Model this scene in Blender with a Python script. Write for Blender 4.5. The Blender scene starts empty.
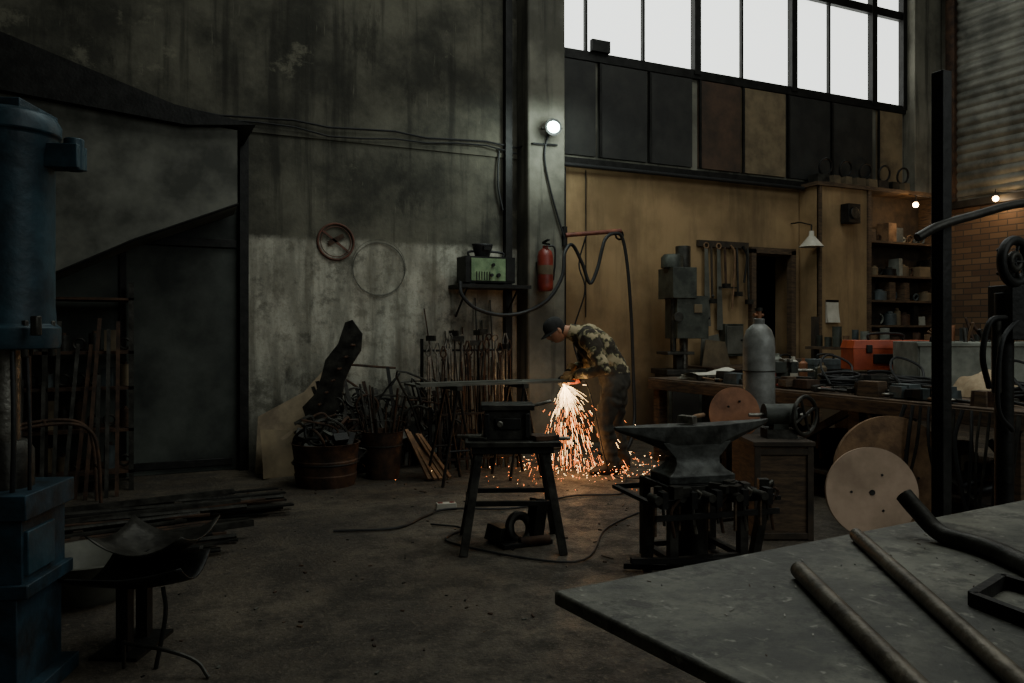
import bpy, math, random, bmesh
from mathutils import Vector, Matrix, noise as mn
random.seed(7)
R=random.uniform
S=bpy.context.scene
ANG=-25.4
# ------------------------------------------------------------ materials
def lin(c):
    r=[]
    for v in c[:3]:
        v=v/255.0
        r.append(v/12.92 if v<=0.04045 else ((v+0.055)/1.055)**2.4)
    return (r[0],r[1],r[2],1)
MATS={}
def mat(name,c1,c2=None,scale=6,rough=.7,metal=0.0,bump=.25,stretch=(1,1,1),lo=.38,hi=.64,detail=8,const=False,c3=None):
    if name in MATS: return MATS[name]
    m=bpy.data.materials.new(name); m.use_nodes=True; nt=m.node_tree; N=nt.nodes; L=nt.links
    b=N['Principled BSDF']; b.inputs['Roughness'].default_value=rough; b.inputs['Metallic'].default_value=metal
    if c2 is None: c2=tuple(v*0.6 for v in c1)
    tc=N.new('ShaderNodeTexCoord'); mp=N.new('ShaderNodeMapping'); mp.inputs['Scale'].default_value=stretch
    L.new(tc.outputs['Object'],mp.inputs['Vector'])
    n=N.new('ShaderNodeTexNoise'); n.inputs['Scale'].default_value=scale; n.inputs['Detail'].default_value=detail; n.inputs['Roughness'].default_value=.62
    L.new(mp.outputs[0],n.inputs['Vector'])
    cr=N.new('ShaderNodeValToRGB'); cr.color_ramp.elements[0].position=lo; cr.color_ramp.elements[1].position=hi
    cr.color_ramp.elements[0].color=lin(c2); cr.color_ramp.elements[1].color=lin(c1)
    if c3:
        e=cr.color_ramp.elements.new((lo+hi)/2); e.color=lin(c3)
    if const: cr.color_ramp.interpolation='CONSTANT'
    L.new(n.outputs['Fac'],cr.inputs[0]); L.new(cr.outputs[0],b.inputs['Base Color'])
    if bump:
        n2=N.new('ShaderNodeTexNoise'); n2.inputs['Scale'].default_value=scale*5; n2.inputs['Detail'].default_value=4
        L.new(mp.outputs[0],n2.inputs['Vector'])
        bp=N.new('ShaderNodeBump'); bp.inputs['Strength'].default_value=bump; bp.inputs['Distance'].default_value=.01
        L.new(n2.outputs['Fac'],bp.inputs['Height']); L.new(bp.outputs[0],b.inputs['Normal'])
    MATS[name]=m; return m
def emit(name,c,s,base=.8):
    m=bpy.data.materials.new(name); m.use_nodes=True; b=m.node_tree.nodes['Principled BSDF']
    b.inputs['Base Color'].default_value=(base,base,base,1); b.inputs['Emission Color'].default_value=lin(c); b.inputs['Emission Strength'].default_value=s
    MATS[name]=m; return m
class NG:
    def __init__(s,name,rough=.9):
        s.m=bpy.data.materials.new(name); s.m.use_nodes=True; s.N=s.m.node_tree.nodes; s.L=s.m.node_tree.links
        s.b=s.N['Principled BSDF']; s.b.inputs['Roughness'].default_value=rough
        s.tc=s.N.new('ShaderNodeTexCoord'); s.co=s.tc.outputs['Object']
        sp=s.N.new('ShaderNodeSeparateXYZ'); s.L.new(s.co,sp.inputs[0]); s.x,s.y,s.z=sp.outputs
    def noise(s,scale,stretch=(1,1,1),detail=8,rough=.6):
        mp=s.N.new('ShaderNodeMapping'); mp.inputs['Scale'].default_value=stretch; s.L.new(s.co,mp.inputs[0])
        n=s.N.new('ShaderNodeTexNoise'); n.inputs['Scale'].default_value=scale; n.inputs['Detail'].default_value=detail; n.inputs['Roughness'].default_value=rough
        s.L.new(mp.outputs[0],n.inputs[0]); return n.outputs['Fac']
    def ramp(s,v,lo,hi,a=0,b=1):
        r=s.N.new('ShaderNodeMapRange'); r.interpolation_type='SMOOTHSTEP'
        for i,q in enumerate((lo,hi,a,b)): r.inputs[i+1].default_value=q
        s.L.new(v,r.inputs[0]); return r.outputs[0]
    def math(s,op,a,b):
        n=s.N.new('ShaderNodeMath'); n.operation=op
        for i,q in enumerate((a,b)):
            if isinstance(q,(int,float)): n.inputs[i].default_value=q
            else: s.L.new(q,n.inputs[i])
        return n.outputs[0]
    def mix(s,f,a,b,mode='MIX'):
        n=s.N.new('ShaderNodeMixRGB'); n.blend_type=mode
        for i,q in enumerate((f,a,b)):
            if isinstance(q,(int,float)): n.inputs[i].default_value=q
            elif isinstance(q,tuple): n.inputs[i].default_value=q if len(q)==4 else lin(q)
            else: s.L.new(q,n.inputs[i])
        return n.outputs[0]
    def out(s,c,h=None,st=.4,dist=.02):
        s.L.new(c,s.b.inputs['Base Color'])
        if h is not None:
            bp=s.N.new('ShaderNodeBump'); bp.inputs['Strength'].default_value=st; bp.inputs['Distance'].default_value=dist
            s.L.new(h,bp.inputs['Height']); s.L.new(bp.outputs[0],s.b.inputs['Normal'])
        return s.m
g=NG('concrete_whitewash')
n1=g.noise(1.1,detail=10,rough=.65); n2=g.noise(5,(1,1,.25)); n3=g.noise(22); n4=g.noise(2.2,(3,3,.18)); n6=g.noise(3.2,detail=12,rough=.75)
base=g.mix(g.ramp(n1,.36,.66),(56,55,48),(108,105,92))
base=g.mix(g.ramp(n4,.5,.68,0,.7),base,(39,38,33))
zz=g.math('ADD',g.z,g.math('MULTIPLY',g.math('SUBTRACT',n6,.5),.26))
wm=g.ramp(zz,2.31,2.23); xm=g.ramp(g.math('ADD',g.x,g.math('MULTIPLY',n1,.3)),.9,1.05)
low=g.ramp(g.math('ADD',g.z,g.math('MULTIPLY',n6,1.5)),.75,1.8)
wf=g.math('MULTIPLY',g.math('MULTIPLY',wm,xm),g.math('MULTIPLY',g.ramp(n6,.36,.5,.3,1),low))
white=g.mix(g.ramp(n2,.38,.62),(146,143,130),(194,190,175))
white=g.mix(g.ramp(n6,.5,.64,0,.65),white,(108,104,91))
white=g.mix(g.ramp(n4,.48,.64,0,.6),white,(98,94,80))
c=g.mix(wf,base,white)
v=g.noise(.8,(1,1,1.3),detail=12,rough=.72); c=g.mix(g.ramp(v,.6,.66,0,.6),c,(134,130,113))
v2=g.noise(1.7,(1.2,1,.5),detail=12,rough=.7); c=g.mix(g.ramp(v2,.56,.66,0,.7),c,(40,39,33))
sc=g.noise(6,(6,1,.5),detail=3); c=g.mix(g.ramp(sc,.68,.74,0,.35),c,(140,136,120))
g.b.inputs['Roughness'].default_value=.95
M_CONC=g.out(g.mix(.3,c,g.mix(n3,(20,20,18),(200,198,188)),'OVERLAY'),g.math('ADD',n3,g.math('MULTIPLY',n6,1.0)),.4,.012)
g=NG('concrete_plain')
n1=g.noise(1.3,detail=10); n3=g.noise(18); n4=g.noise(2.5,(3,3,.2))
c=g.mix(g.ramp(n1,.35,.65),(76,74,65),(122,119,106)); c=g.mix(g.ramp(n4,.5,.66,0,.7),c,(46,45,39))
M_CONC2=g.out(c,n3,.4,.01)
g=NG('ochre_paint',.85)
n1=g.noise(1.2,detail=10); n4=g.noise(1.3,(2,2,.25),detail=10,rough=.7); n3=g.noise(25)
c=g.mix(g.ramp(n1,.35,.65),(126,102,70),(160,132,94)); c=g.mix(g.ramp(n4,.46,.72,0,.6),c,(84,67,46))
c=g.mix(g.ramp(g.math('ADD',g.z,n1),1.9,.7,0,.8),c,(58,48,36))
M_OCH=g.out(c,n3,.2,.008)
g=NG('dirty_floor',.9)
n1=g.noise(.7,detail=12,rough=.7); n2=g.noise(3.2,detail=12,rough=.75); n3=g.noise(45,detail=6); n5=g.noise(14,detail=8)
c=g.mix(g.ramp(n1,.38,.62),(62,54,44),(100,90,75)); c=g.mix(g.ramp(n2,.42,.6,0,.7),c,(42,37,31))
c=g.mix(g.ramp(n3,.55,.68,0,.5),c,(132,119,99)); c=g.mix(g.ramp(n5,.57,.7,0,.6),c,(27,24,20))
M_FLOOR=g.out(c,g.math('ADD',n3,g.math('MULTIPLY',n2,3)),.7,.02)
g.L.new(g.ramp(n2,.4,.65,.5,.95),g.b.inputs['Roughness'])
g=NG('brick_red',.9)
cmb=g.N.new('ShaderNodeCombineXYZ'); g.L.new(g.y,cmb.inputs[0]); g.L.new(g.z,cmb.inputs[1])
bk=g.N.new('ShaderNodeTexBrick'); g.L.new(cmb.outputs[0],bk.inputs[0]); bk.inputs['Scale'].default_value=1
bk.inputs['Brick Width'].default_value=.26; bk.inputs['Row Height'].default_value=.085; bk.inputs['Mortar Size'].default_value=.008
bk.inputs['Color1'].default_value=lin((112,88,64)); bk.inputs['Color2'].default_value=lin((80,60,45)); bk.inputs['Mortar'].default_value=lin((60,53,44))
M_BRICK=g.out(bk.outputs[0],bk.outputs['Fac'],-.6,.01)
g=NG('scuffed_plate',.6)
n1=g.noise(2.2,detail=12,rough=.7); n2=g.noise(9,detail=12,rough=.75); n3=g.noise(60,(1,.15,1)); n6=g.noise(30)
c=g.mix(g.ramp(n1,.38,.62),(60,59,53),(116,114,102)); c=g.mix(g.ramp(n2,.48,.62,0,.8),c,(42,40,35)); c=g.mix(g.ramp(n6,.6,.7,0,.6),c,(160,157,144))
c=g.mix(g.ramp(n3,.62,.7,0,.4),c,(152,150,139))
M_PLATE=g.out(c,g.math('ADD',n6,n2),.5,.008); g.b.inputs['Metallic'].default_value=.2
M_STEEL=mat('dark_steel',(72,70,64),(38,36,32),9,.5,.65)
M_BLACK=mat('black_iron',(38,37,35),(20,19,17),9,.55,.5)
M_RUST=mat('rusty_steel',(88,64,47),(46,35,28),9,.75,.4)
M_BRIGHT=mat('worn_bright_steel',(156,152,142),(90,86,78),14,.4,.8)
M_ANV=mat('anvil_steel',(90,91,87),(42,42,39),9,.5,.55)
M_GALV=mat('grey_sheet_metal',(114,113,103),(68,68,61),2.4,.6,.35,bump=.08)
M_DOOR=mat('green_grey_door',(78,82,75),(36,40,36),1.5,.65,.2,bump=.12)
M_BLUE=mat('blue_enamel',(44,74,86),(22,40,49),5,.5,.2)
M_BLUED=mat('blue_enamel_dirty',(32,60,74),(18,27,31),7,.6,.2)
M_RED=mat('extinguisher_red',(140,52,38),(92,30,22),6,.45)
M_REDP=mat('red_brown_pipe',(136,76,54),(88,46,34),8,.6)
M_REDF=mat('faded_red_paint',(112,70,56),(80,56,46),12,.8)
M_ORANGE=mat('orange_plastic',(200,86,46),(156,62,32),5,.5)
M_GREEN=mat('welder_green',(132,156,114),(96,120,84),12,.5)
M_RUB=mat('black_rubber',(26,26,26),(16,16,16),8,.6)
M_WOOD=mat('old_wood',(98,77,55),(56,43,32),8,.8,stretch=(1,1,6))
M_WOODD=mat('dark_wood',(66,53,39),(36,29,22),6,.8,stretch=(1,6,1))
M_WOODL=mat('split_wood',(138,106,74),(96,71,49),9,.8)
M_PLY=mat('pale_disc',(188,160,136),(150,126,104),3,.65,bump=.08)
M_ORD=mat('copper_disc',(170,114,80),(120,78,52),5,.6,.1)
M_CYL=mat('gas_cylinder_grey',(152,152,147),(98,97,91),5,.5,.2)
M_PAPER=mat('paper',(206,200,186),(176,170,154),5,.9,bump=.05)
M_CLOTH=mat('rag_cloth',(206,184,152),(150,128,100),6,.95)
M_TAN=mat('tan_board',(122,106,80),(84,72,54),3,.8)
M_BARG=mat('grey_brown_bar',(112,104,91),(70,63,54),14,.5,.6)
M_RUSTP=mat('rust_panel',(78,57,42),(48,37,28),3,.8)
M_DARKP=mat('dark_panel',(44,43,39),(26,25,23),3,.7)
M_GREENM=mat('machine_green_grey',(78,81,72),(46,48,42),6,.55,.3)
M_BIN=mat('pale_bin',(146,148,137),(100,102,93),5,.7)
M_SHEET=mat('brown_sheet',(158,140,112),(100,86,67),3,.75,.05)
M_TEAL=mat('tub_grey_blue',(80,89,90),(46,51,51),6,.6)
M_SKIN=mat('skin',(196,142,110),(170,116,88),9,.6,bump=.05)
M_CAMO=mat('camo_fabric',(172,155,122),(58,50,39),11,.95,lo=.44,hi=.54,detail=2,const=True,c3=(114,108,78))
M_VEST=mat('dark_vest',(50,50,45),(32,33,30),12,.9)
M_PANTS=mat('work_trousers',(66,60,51),(44,40,34),8,.95)
M_BOOT=mat('leather_boots',(44,36,29),(26,22,18),8,.7)
M_GLOVE=mat('glove_fabric',(176,132,80),(128,92,54),12,.9)
M_CAP=mat('cap_fabric',(46,44,42),(30,29,28),12,.9)
M_HAIR=mat('dark_hair',(36,26,20),(20,15,12),20,.8)
M_GLASSW=emit('window_daylight_glass',(238,242,236),2.3)
M_FLOOD=emit('flood_lamp_led',(205,255,240),60)
M_BULB=emit('bulb_warm',(255,200,130),45)
M_SP1=emit('spark_hot',(255,205,135),12,.02)
M_SP2=emit('spark_orange',(255,132,62),7,.02)
# ------------------------------------------------------------ builder
def V(*a): return Vector(a)
class B:
    def __init__(s,name): s.name=name; s.v=[]; s.f=[]; s.mi=[]; s.mats=[]
    def _m(s,m):
        if m not in s.mats: s.mats.append(m)
        return s.mats.index(m)
    def add(s,vs,fs,m):
        o=len(s.v); k=s._m(m)
        s.v+= [tuple(v) for v in vs]
        for f in fs: s.f.append([i+o for i in f]); s.mi.append(k)
    def box(s,c,d,m,rot=(0,0,0),taper=1.0):
        Mx=Matrix.Translation(c)@Matrix.Rotation(math.radians(rot[2]),4,'Z')@Matrix.Rotation(math.radians(rot[1]),4,'Y')@Matrix.Rotation(math.radians(rot[0]),4,'X')
        vs=[]
        for z in(-1,1):
            t=taper if z>0 else 1
            for x,y in((-1,-1),(1,-1),(1,1),(-1,1)): vs.append(Mx@V(x*d[0]/2*t,y*d[1]/2*t,z*d[2]/2))
        s.add(vs,[(3,2,1,0),(4,5,6,7),(0,1,5,4),(1,2,6,5),(2,3,7,6),(3,0,4,7)],m); return s
    def bx(s,a,b,m): return s.box([(a[i]+b[i])/2 for i in range(3)],[abs(b[i]-a[i]) for i in range(3)],m)
    def tube(s,pts,r,m,seg=10,cap=True,sq=None):
        pts=[Vector(p) for p in pts]; n=len(pts)
        rs=r if isinstance(r,(list,tuple)) else [r]*n
        t0=(pts[1]-pts[0]).normalized(); up=V(0,0,1) if abs(t0.z)<.9 else V(0,1,0)
        u=t0.cross(up).normalized(); vs=[]
        for i,p in enumerate(pts):
            if i==0:t=pts[1]-pts[0]
            elif i==n-1:t=pts[-1]-pts[-2]
            else:t=(pts[i+1]-pts[i]).normalized()+(pts[i]-pts[i-1]).normalized()
            if t.length<1e-8: t=t0
            t.normalize(); u=(u-t*u.dot(t)).normalized(); w=t.cross(u)
            if sq:
                for a,b in((-1,-1),(1,-1),(1,1),(-1,1)): vs.append(p+u*a*sq[0]/2+w*b*sq[1]/2)
            else:
                for k in range(seg):
                    a=2*math.pi*k/seg; vs.append(p+(u*math.cos(a)+w*math.sin(a))*rs[min(i,len(rs)-1)])
        sg=4 if sq else seg; fs=[]
        for i in range(n-1):
            for k in range(sg): fs.append((i*sg+k,i*sg+(k+1)%sg,(i+1)*sg+(k+1)%sg,(i+1)*sg+k))
        if cap: fs.append(tuple(reversed(range(sg)))); fs.append(tuple(range((n-1)*sg,n*sg)))
        s.add(vs,fs,m); return s
    def cyl(s,a,b,r,m,seg=20,r2=None): return s.tube([a,b],[r,r if r2 is None else r2],m,seg)
    def bar(s,a,b,w,h,m): return s.tube([a,b],1,m,sq=(w,h))
    def lathe(s,prof,c,m,seg=28,axis=(0,0,1)):
        q=V(0,0,1).rotation_difference(Vector(axis)); vs=[]; n=len(prof)
        for r,z in prof:
            for k in range(seg):
                a=2*math.pi*k/seg; vs.append(Vector(c)+q@V(r*math.cos(a),r*math.sin(a),z))
        fs=[(i*seg+k,i*seg+(k+1)%seg,(i+1)*seg+(k+1)%seg,(i+1)*seg+k) for i in range(n-1) for k in range(seg)]
        if prof[0][0]>1e-5: fs.append(tuple(reversed(range(seg))))
        if prof[-1][0]>1e-5: fs.append(tuple(range((n-1)*seg,n*seg)))
        s.add(vs,fs,m); return s
    def ball(s,c,r,m,seg=16,rings=10,scale=(1,1,1)):
        vs=[];fs=[]
        for i in range(rings+1):
            p=math.pi*i/rings
            for k in range(seg):
                a=2*math.pi*k/seg; vs.append(V(c[0]+r*scale[0]*math.sin(p)*math.cos(a),c[1]+r*scale[1]*math.sin(p)*math.sin(a),c[2]-r*scale[2]*math.cos(p)))
        for i in range(rings):
            for k in range(seg): fs.append((i*seg+k,i*seg+(k+1)%seg,(i+1)*seg+(k+1)%seg,(i+1)*seg+k))
        s.add(vs,fs,m); return s
    def prism(s,poly,o,ax,ay,th,m):
        o=Vector(o);ax=Vector(ax);ay=Vector(ay);nz=ax.cross(ay).normalized()*th; n=len(poly)
        vs=[o+ax*a+ay*b for a,b in poly]+[o+ax*a+ay*b+nz for a,b in poly]
        fs=[tuple(reversed(range(n))),tuple(range(n,2*n))]+[(i,(i+1)%n,(i+1)%n+n,i+n) for i in range(n)]
        s.add(vs,fs,m); return s
    def torus(s,c,Rr,r,m,axis=(0,0,1),seg=36,s2=8):
        q=V(0,0,1).rotation_difference(Vector(axis)); n=seg; vs=[]
        for i in range(n):
            a=2*math.pi*i/seg
            for k in range(s2):
                b=2*math.pi*k/s2; rr=Rr+r*math.cos(b); vs.append(Vector(c)+q@V(rr*math.cos(a),rr*math.sin(a),r*math.sin(b)))
        fs=[((i%n)*s2+k,((i+1)%n)*s2+k,((i+1)%n)*s2+(k+1)%s2,(i%n)*s2+(k+1)%s2) for i in range(seg) for k in range(s2)]
        s.add(vs,fs,m); return s
    def loft(s,secs,m):
        n=len(secs[0]); vs=[p for q in secs for p in q]; fs=[]
        for i in range(len(secs)-1):
            for k in range(n): fs.append((i*n+k,i*n+(k+1)%n,(i+1)*n+(k+1)%n,(i+1)*n+k))
        fs.append(tuple(reversed(range(n)))); fs.append(tuple(range((len(secs)-1)*n,len(secs)*n)))
        s.add(vs,fs,m); return s
    def grid(s,fn,nu,nv,m):
        vs=[fn(i/nu,j/nv) for j in range(nv+1) for i in range(nu+1)]
        fs=[(j*(nu+1)+i,j*(nu+1)+i+1,(j+1)*(nu+1)+i+1,(j+1)*(nu+1)+i) for j in range(nv) for i in range(nu)]
        s.add(vs,fs,m); return s
    def done(s,loc=(0,0,0),rz=0,bevel=0,parent=None,solid=0,subs=0,sc=None):
        me=bpy.data.meshes.new(s.name); me.from_pydata(s.v,[],s.f)
        for m in s.mats: me.materials.append(m)
        me.polygons.foreach_set('material_index',s.mi); me.polygons.foreach_set('use_smooth',[True]*len(s.f)); me.update()
        bm=bmesh.new(); bm.from_mesh(me); bmesh.ops.recalc_face_normals(bm,faces=bm.faces); bm.to_mesh(me); bm.free()
        me.set_sharp_from_angle(angle=math.radians(38))
        o=bpy.data.objects.new(s.name,me); S.collection.objects.link(o); o.location=loc; o.rotation_euler[2]=math.radians(rz)
        if sc: o.scale=sc
        if solid: md=o.modifiers.new('s','SOLIDIFY'); md.thickness=solid
        if bevel: md=o.modifiers.new('b','BEVEL'); md.width=bevel; md.segments=2; md.limit_method='ANGLE'; md.angle_limit=math.radians(40)
        if subs: md=o.modifiers.new('u','SUBSURF'); md.levels=subs; md.render_levels=subs
        if parent: o.parent=parent
        return o
def smooth(pts,n=6):
    pts=[Vector(p) for p in pts]; out=[]; P=[pts[0]*2-pts[1]]+pts+[pts[-1]*2-pts[-2]]
    for i in range(1,len(P)-2):
        for k in range(n):
            t=k/n; a,b,c,d=P[i-1],P[i],P[i+1],P[i+2]
            out.append(.5*((2*b)+(c-a)*t+(2*a-5*b+4*c-d)*t*t+(3*b-a-3*c+d)*t**3))
    out.append(pts[-1]); return out
ch=random.choice
# ------------------------------------------------------------ room shell
b=B('floor'); b.bx((-3.2,-3,-.2),(11.2,8.2,0),M_FLOOR).bx((7.2,8.2,-.2),(8.6,9.8,0),M_FLOOR); b.done()
b=B('ceiling'); b.bx((-3.2,-3,8),(11.2,8.5,8.2),M_CONC2); b.done()
b=B('wall_back'); b.bx((-3.2,8.2,0),(4.5,8.5,8),M_CONC); b.done()
b=B('wall_back_ochre')
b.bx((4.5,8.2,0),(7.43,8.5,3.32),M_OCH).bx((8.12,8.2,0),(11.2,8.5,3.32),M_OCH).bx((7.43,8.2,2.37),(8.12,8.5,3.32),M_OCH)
b.bx((4.5,8.2,3.32),(11.2,8.5,4.6),M_CONC2).bx((10.3,8.2,4.6),(11.2,8.5,8),M_CONC2).bx((4.5,8.2,7.3),(10.3,8.5,8),M_CONC2)
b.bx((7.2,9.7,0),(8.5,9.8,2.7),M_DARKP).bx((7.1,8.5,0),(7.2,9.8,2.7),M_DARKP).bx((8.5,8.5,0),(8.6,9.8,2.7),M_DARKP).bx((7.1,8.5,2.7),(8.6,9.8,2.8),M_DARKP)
b.done()
b=B('corner_pilaster'); b.bx((10.33,8.0,3.34),(10.9,8.2,7.99),M_CONC2); b.done(bevel=.01)
b=B('wall_left'); b.bx((-3.4,-3,0),(-3.2,8.5,8),M_CONC2); b.done()
b=B('wall_right'); b.bx((10.93,-3,0),(11.2,8.2,3.2),M_BRICK).bx((10.95,-3,3.2),(11.2,8.2,8),M_CONC2); b.done()
b=B('pillar'); b.bx((3.95,7.9,0),(4.42,8.2,8),M_CONC2); b.done(bevel=.02)
b=B('roller_shutter')
def shf(u,v):
    zz=3.2+v*4.6; return V(10.88-.03*abs(math.sin(zz*math.pi/.13)),2.0+u*5.75,zz)
b.grid(shf,1,360,M_GALV)
b.bx((10.8,1.95,3.12),(10.92,7.8,3.22),M_BLACK).bx((10.8,7.72,3.2),(10.92,7.86,7.9),M_RUST); b.done()
b=B('window_frame_beam')
for z0,z1 in((4.55,4.66),(5.92,6.04),(7.2,7.34)): b.bx((4.42,8.15,z0),(10.33,8.24,z1),M_BLACK)
for x in(4.48,6.48,8.12,9.66,10.3): b.bx((x-.05,8.13,4.6),(x+.05,8.25,7.3),M_BLACK)
for x in(4.86,5.68,7.24,8.81): b.bx((x-.016,8.17,4.6),(x+.016,8.22,7.3),M_BLACK)
b.bx((4.9,8.1,4.66),(5.15,8.16,4.8),M_BLACK)
b.done()
xs=[4.48,6.48,8.12,9.66,10.3]; k=1
for i in range(4):
    for z0,z1 in((4.65,5.93),(6.03,7.22)):
        b=B('window_%d'%k); k+=1; b.bx((xs[i]+.03,8.22,z0),(xs[i+1]-.03,8.26,z1),M_GLASSW); b.done()
b=B('clerestory_panels')
for x0,x1,m in((4.5,4.98,M_DARKP),(5.03,5.72,M_DARKP),(5.75,6.41,M_DARKP),(6.52,7.2,M_RUSTP),(7.23,7.98,M_TAN),(8.02,8.8,M_DARKP),(8.83,9.64,M_DARKP),(9.75,10.26,M_TAN)):
    b.bx((x0,8.16,3.42),(x1,8.2,4.54),m); b.bx((x0,8.145,3.42),(x0+.03,8.17,4.54),M_BLACK)
b.done()
b=B('trim_1'); b.bx((4.42,8.1,3.3),(10.9,8.2,3.37),M_BLACK); b.cyl((4.42,8.06,3.27),(8.2,8.06,3.27),.025,M_RUB); b.done()
b=B('trim_2'); b.bx((-3.2,8.18,3.30),(3.95,8.2,3.35),M_CONC); b.bx((3.78,8.12,0),(3.86,8.2,8),M_BLACK); b.done()
b=B('wall_cables')
pts=[(-1.0,8.15,3.5)]+[(-1+i*.35,8.16,3.44+.02*math.sin(i*2.1)) for i in range(1,14)]+[(3.93,8.15,3.42),(4.0,7.87,3.42),(4.3,7.87,3.43)]
b.tube(pts,.011,M_RUB,6); b.tube([(p[0],p[1]-.01,p[2]-.07-.03*math.sin(i*.9)) for i,p in enumerate(pts[:-2])],.009,M_RUB,6)
b.tube(smooth([(4.2,7.86,3.6),(4.14,7.87,3.3),(4.22,7.87,2.9),(4.38,7.86,2.4)]),.012,M_RUB,6)
b.tube([(3.9,8.15,5.2),(3.7,8.16,5.15),(3.5,8.17,5.3)],.015,M_BLACK,6)
b.tube(smooth([(3.72,8.17,3.4),(3.7,8.16,3.0),(3.76,8.16,2.7)]),.012,M_RUB,6)
b.done()
b=B('conduit_pipes'); b.cyl((4.55,8.14,0.2),(4.55,8.14,3.25),.014,M_BLACK,8).cyl((4.85,8.17,1.5),(4.85,8.17,3.25),.008,M_BLACK,6); b.done()
# ------------------------------------------------------------ left
b=B('door_1'); b.bx((-2.6,8.12,0),(.92,8.2,3.12),M_DOOR)
b.bx((-2.6,8.08,2.14),(.9,8.13,2.22),M_BLACK).bx((-.12,8.09,0),(-.06,8.13,3.1),M_BLACK).bx((.0,8.1,.05),(.86,8.125,.12),M_BLACK)
b.done(bevel=.005)
b=B('door_frame'); b.bx((.92,8.02,0),(1.0,8.2,3.3),M_BLACK).bx((-3,8.05,3.12),(1.0,8.2,3.24),M_BLACK); b.done()
b=B('forge_hood')
def hood(y,off): return [V(.86-off,y,3.08),V(.86-off,y,2.45),V(.0,y,2.1),V(-.62,y,1.78),V(-2.2,y,1.2),V(-2.2,y,3.3)]
b.loft([hood(7.25,.05),hood(7.6,.02),hood(8.02,0)],M_GALV)
b.prism([(.95,3.12),(.3,3.22),(-.9,3.62),(-2.2,3.95),(-2.2,3.3),(.4,3.06)],(0,8.05,0),(1,0,0),(0,0,1),.9,M_BLACK)
b.tube([(.82,7.24,2.44),(0,7.24,2.09),(-.62,7.24,1.77),(-2.2,7.24,1.19)],.012,M_BLACK,6); b.done()
b=B('steel_shelving')
for x in(-1.3,-.65,-.02):
    for y in(7.45,7.95): b.bx((x-.02,y-.02,0),(x+.02,y+.02,1.75 if x>-.1 else 1.38),M_STEEL)
for z in(.15,.5,.85,1.15): b.bx((-1.32,7.43,z),(0,7.97,z+.025),M_RUST)
b.bx((-.6,7.43,1.6),(0,7.97,1.62),M_RUST)
for z in(.175,.525,.875,1.175):
    for i in range(11):
        x=-1.22+i*.115; h=R(.08,.18) if z>1.1 and x<-.7 else R(.1,.28); t=ch([0,1,2]); m=ch([M_RUST,M_STEEL,M_TEAL,M_GALV,M_TAN])
        if t==0: b.cyl((x,7.6,z),(x,7.6,z+h),.045,m,12); b.cyl((x,7.6,z+h),(x,7.6,z+h+.02),.02,M_RUST,8)
        elif t==1: b.box((x,7.65,z+h/2),(.09,.2,h),m,(0,0,R(-15,15)))
        else: b.torus((x,7.6,z+.06),.045,.012,M_STEEL,(0,1,.2))
b.done()
b=B('leaning_bar_stock')
for i in range(12): b.bar((-.95+i*.075,7.2+R(-.06,.06),0),(-.95+i*.08+R(-.08,.08),7.41,R(.9,1.45)),.03,.012,ch([M_STEEL,M_RUST,M_STEEL]))
b.done()
b=B('steel_bar_pile')
for i in range(70):
    y=R(5.0,6.5); x0=R(-.75,-.2); x1=(R(.25,.6) if y<5.9 else R(.7,1.1)); z=.012+.018*ch([0,0,1,2,3,4]); a=R(-.1,.1)
    m=ch([M_STEEL,M_BLACK,M_RUST,M_STEEL])
    if i%3: b.bar((x0,y-a,z),(x1,y+a,z+.01),.05,.012,m)
    else: b.cyl((x0,y-a,z+.008),(x1,y+a,z+.012),.016,m,8)
for y in(5.3,6.0,6.4): b.bar((-.5,y-.1,.1),(.7,y+.1,.1),.04,.04,M_STEEL)
b.bar((-.35,5.0,.02),(-.3,6.5,.06),.05,.05,M_WOODD); b.bar((.25,5.1,.02),(.3,6.5,.05),.05,.05,M_WOODD)
b.done()
b=B('bent_tube_frame')
for y in(-.15,.15): b.tube(smooth([(-.3,y,.01),(-.3,y,.5),(-.22,y,.62),(.1,y,.66),(.28,y,.6),(.34,y,.42),(.36,y,.01)]),.013,M_RUST,8)
for x,z in((-.3,.3),(.35,.3),(0,.655)): b.cyl((x,-.15,z),(x,.15,z),.011,M_RUST,8)
b.done((-.6,6.86,0),8)
# ------------------------------------------------------------ blue press
b=B('hydraulic_press')
b.lathe([(.0,1.28),(.165,1.28),(.17,1.30),(.17,1.36),(.155,1.37),(.152,1.42),(.15,1.44),(.15,2.0),(.155,2.02),(.16,2.07),(.172,2.08),(.172,2.12),(.155,2.15),(.1,2.17),(.0,2.17)],(0,0,0),M_BLUE,36)
b.box((.2,0,2.0),(.12,.09,.09),M_BLUE).cyl((.23,0,1.95),(.23,0,2.07),.035,M_BLUE,16).cyl((.17,-.16,1.33),(.17,-.16,1.4),.02,M_STEEL,6)
for k in range(8):
    a=k*math.pi/4; b.cyl((.15*math.cos(a),.15*math.sin(a),1.25),(.15*math.cos(a),.15*math.sin(a),1.385),.014,M_STEEL,6)
b.cyl((-.02,0,.9),(-.02,0,1.3),.055,M_BRIGHT,24).lathe([(0,.76),(.1,.76),(.1,.9),(.075,.94),(0,.94)],(-.02,0,0),M_STEEL)
b.box((-.03,0,.72),(.36,.38,.09),M_BLUED).box((-.03,0,.56),(.31,.33,.24),M_BLUED).box((-.03,0,.42),(.36,.36,.05),M_BLUED).box((-.04,0,.22),(.30,.34,.38),M_BLUED).box((-.04,0,.03),(.4,.42,.06),M_BLUED)
b.box((.13,-.05,.55),(.02,.2,.16),M_BLUE)
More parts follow.
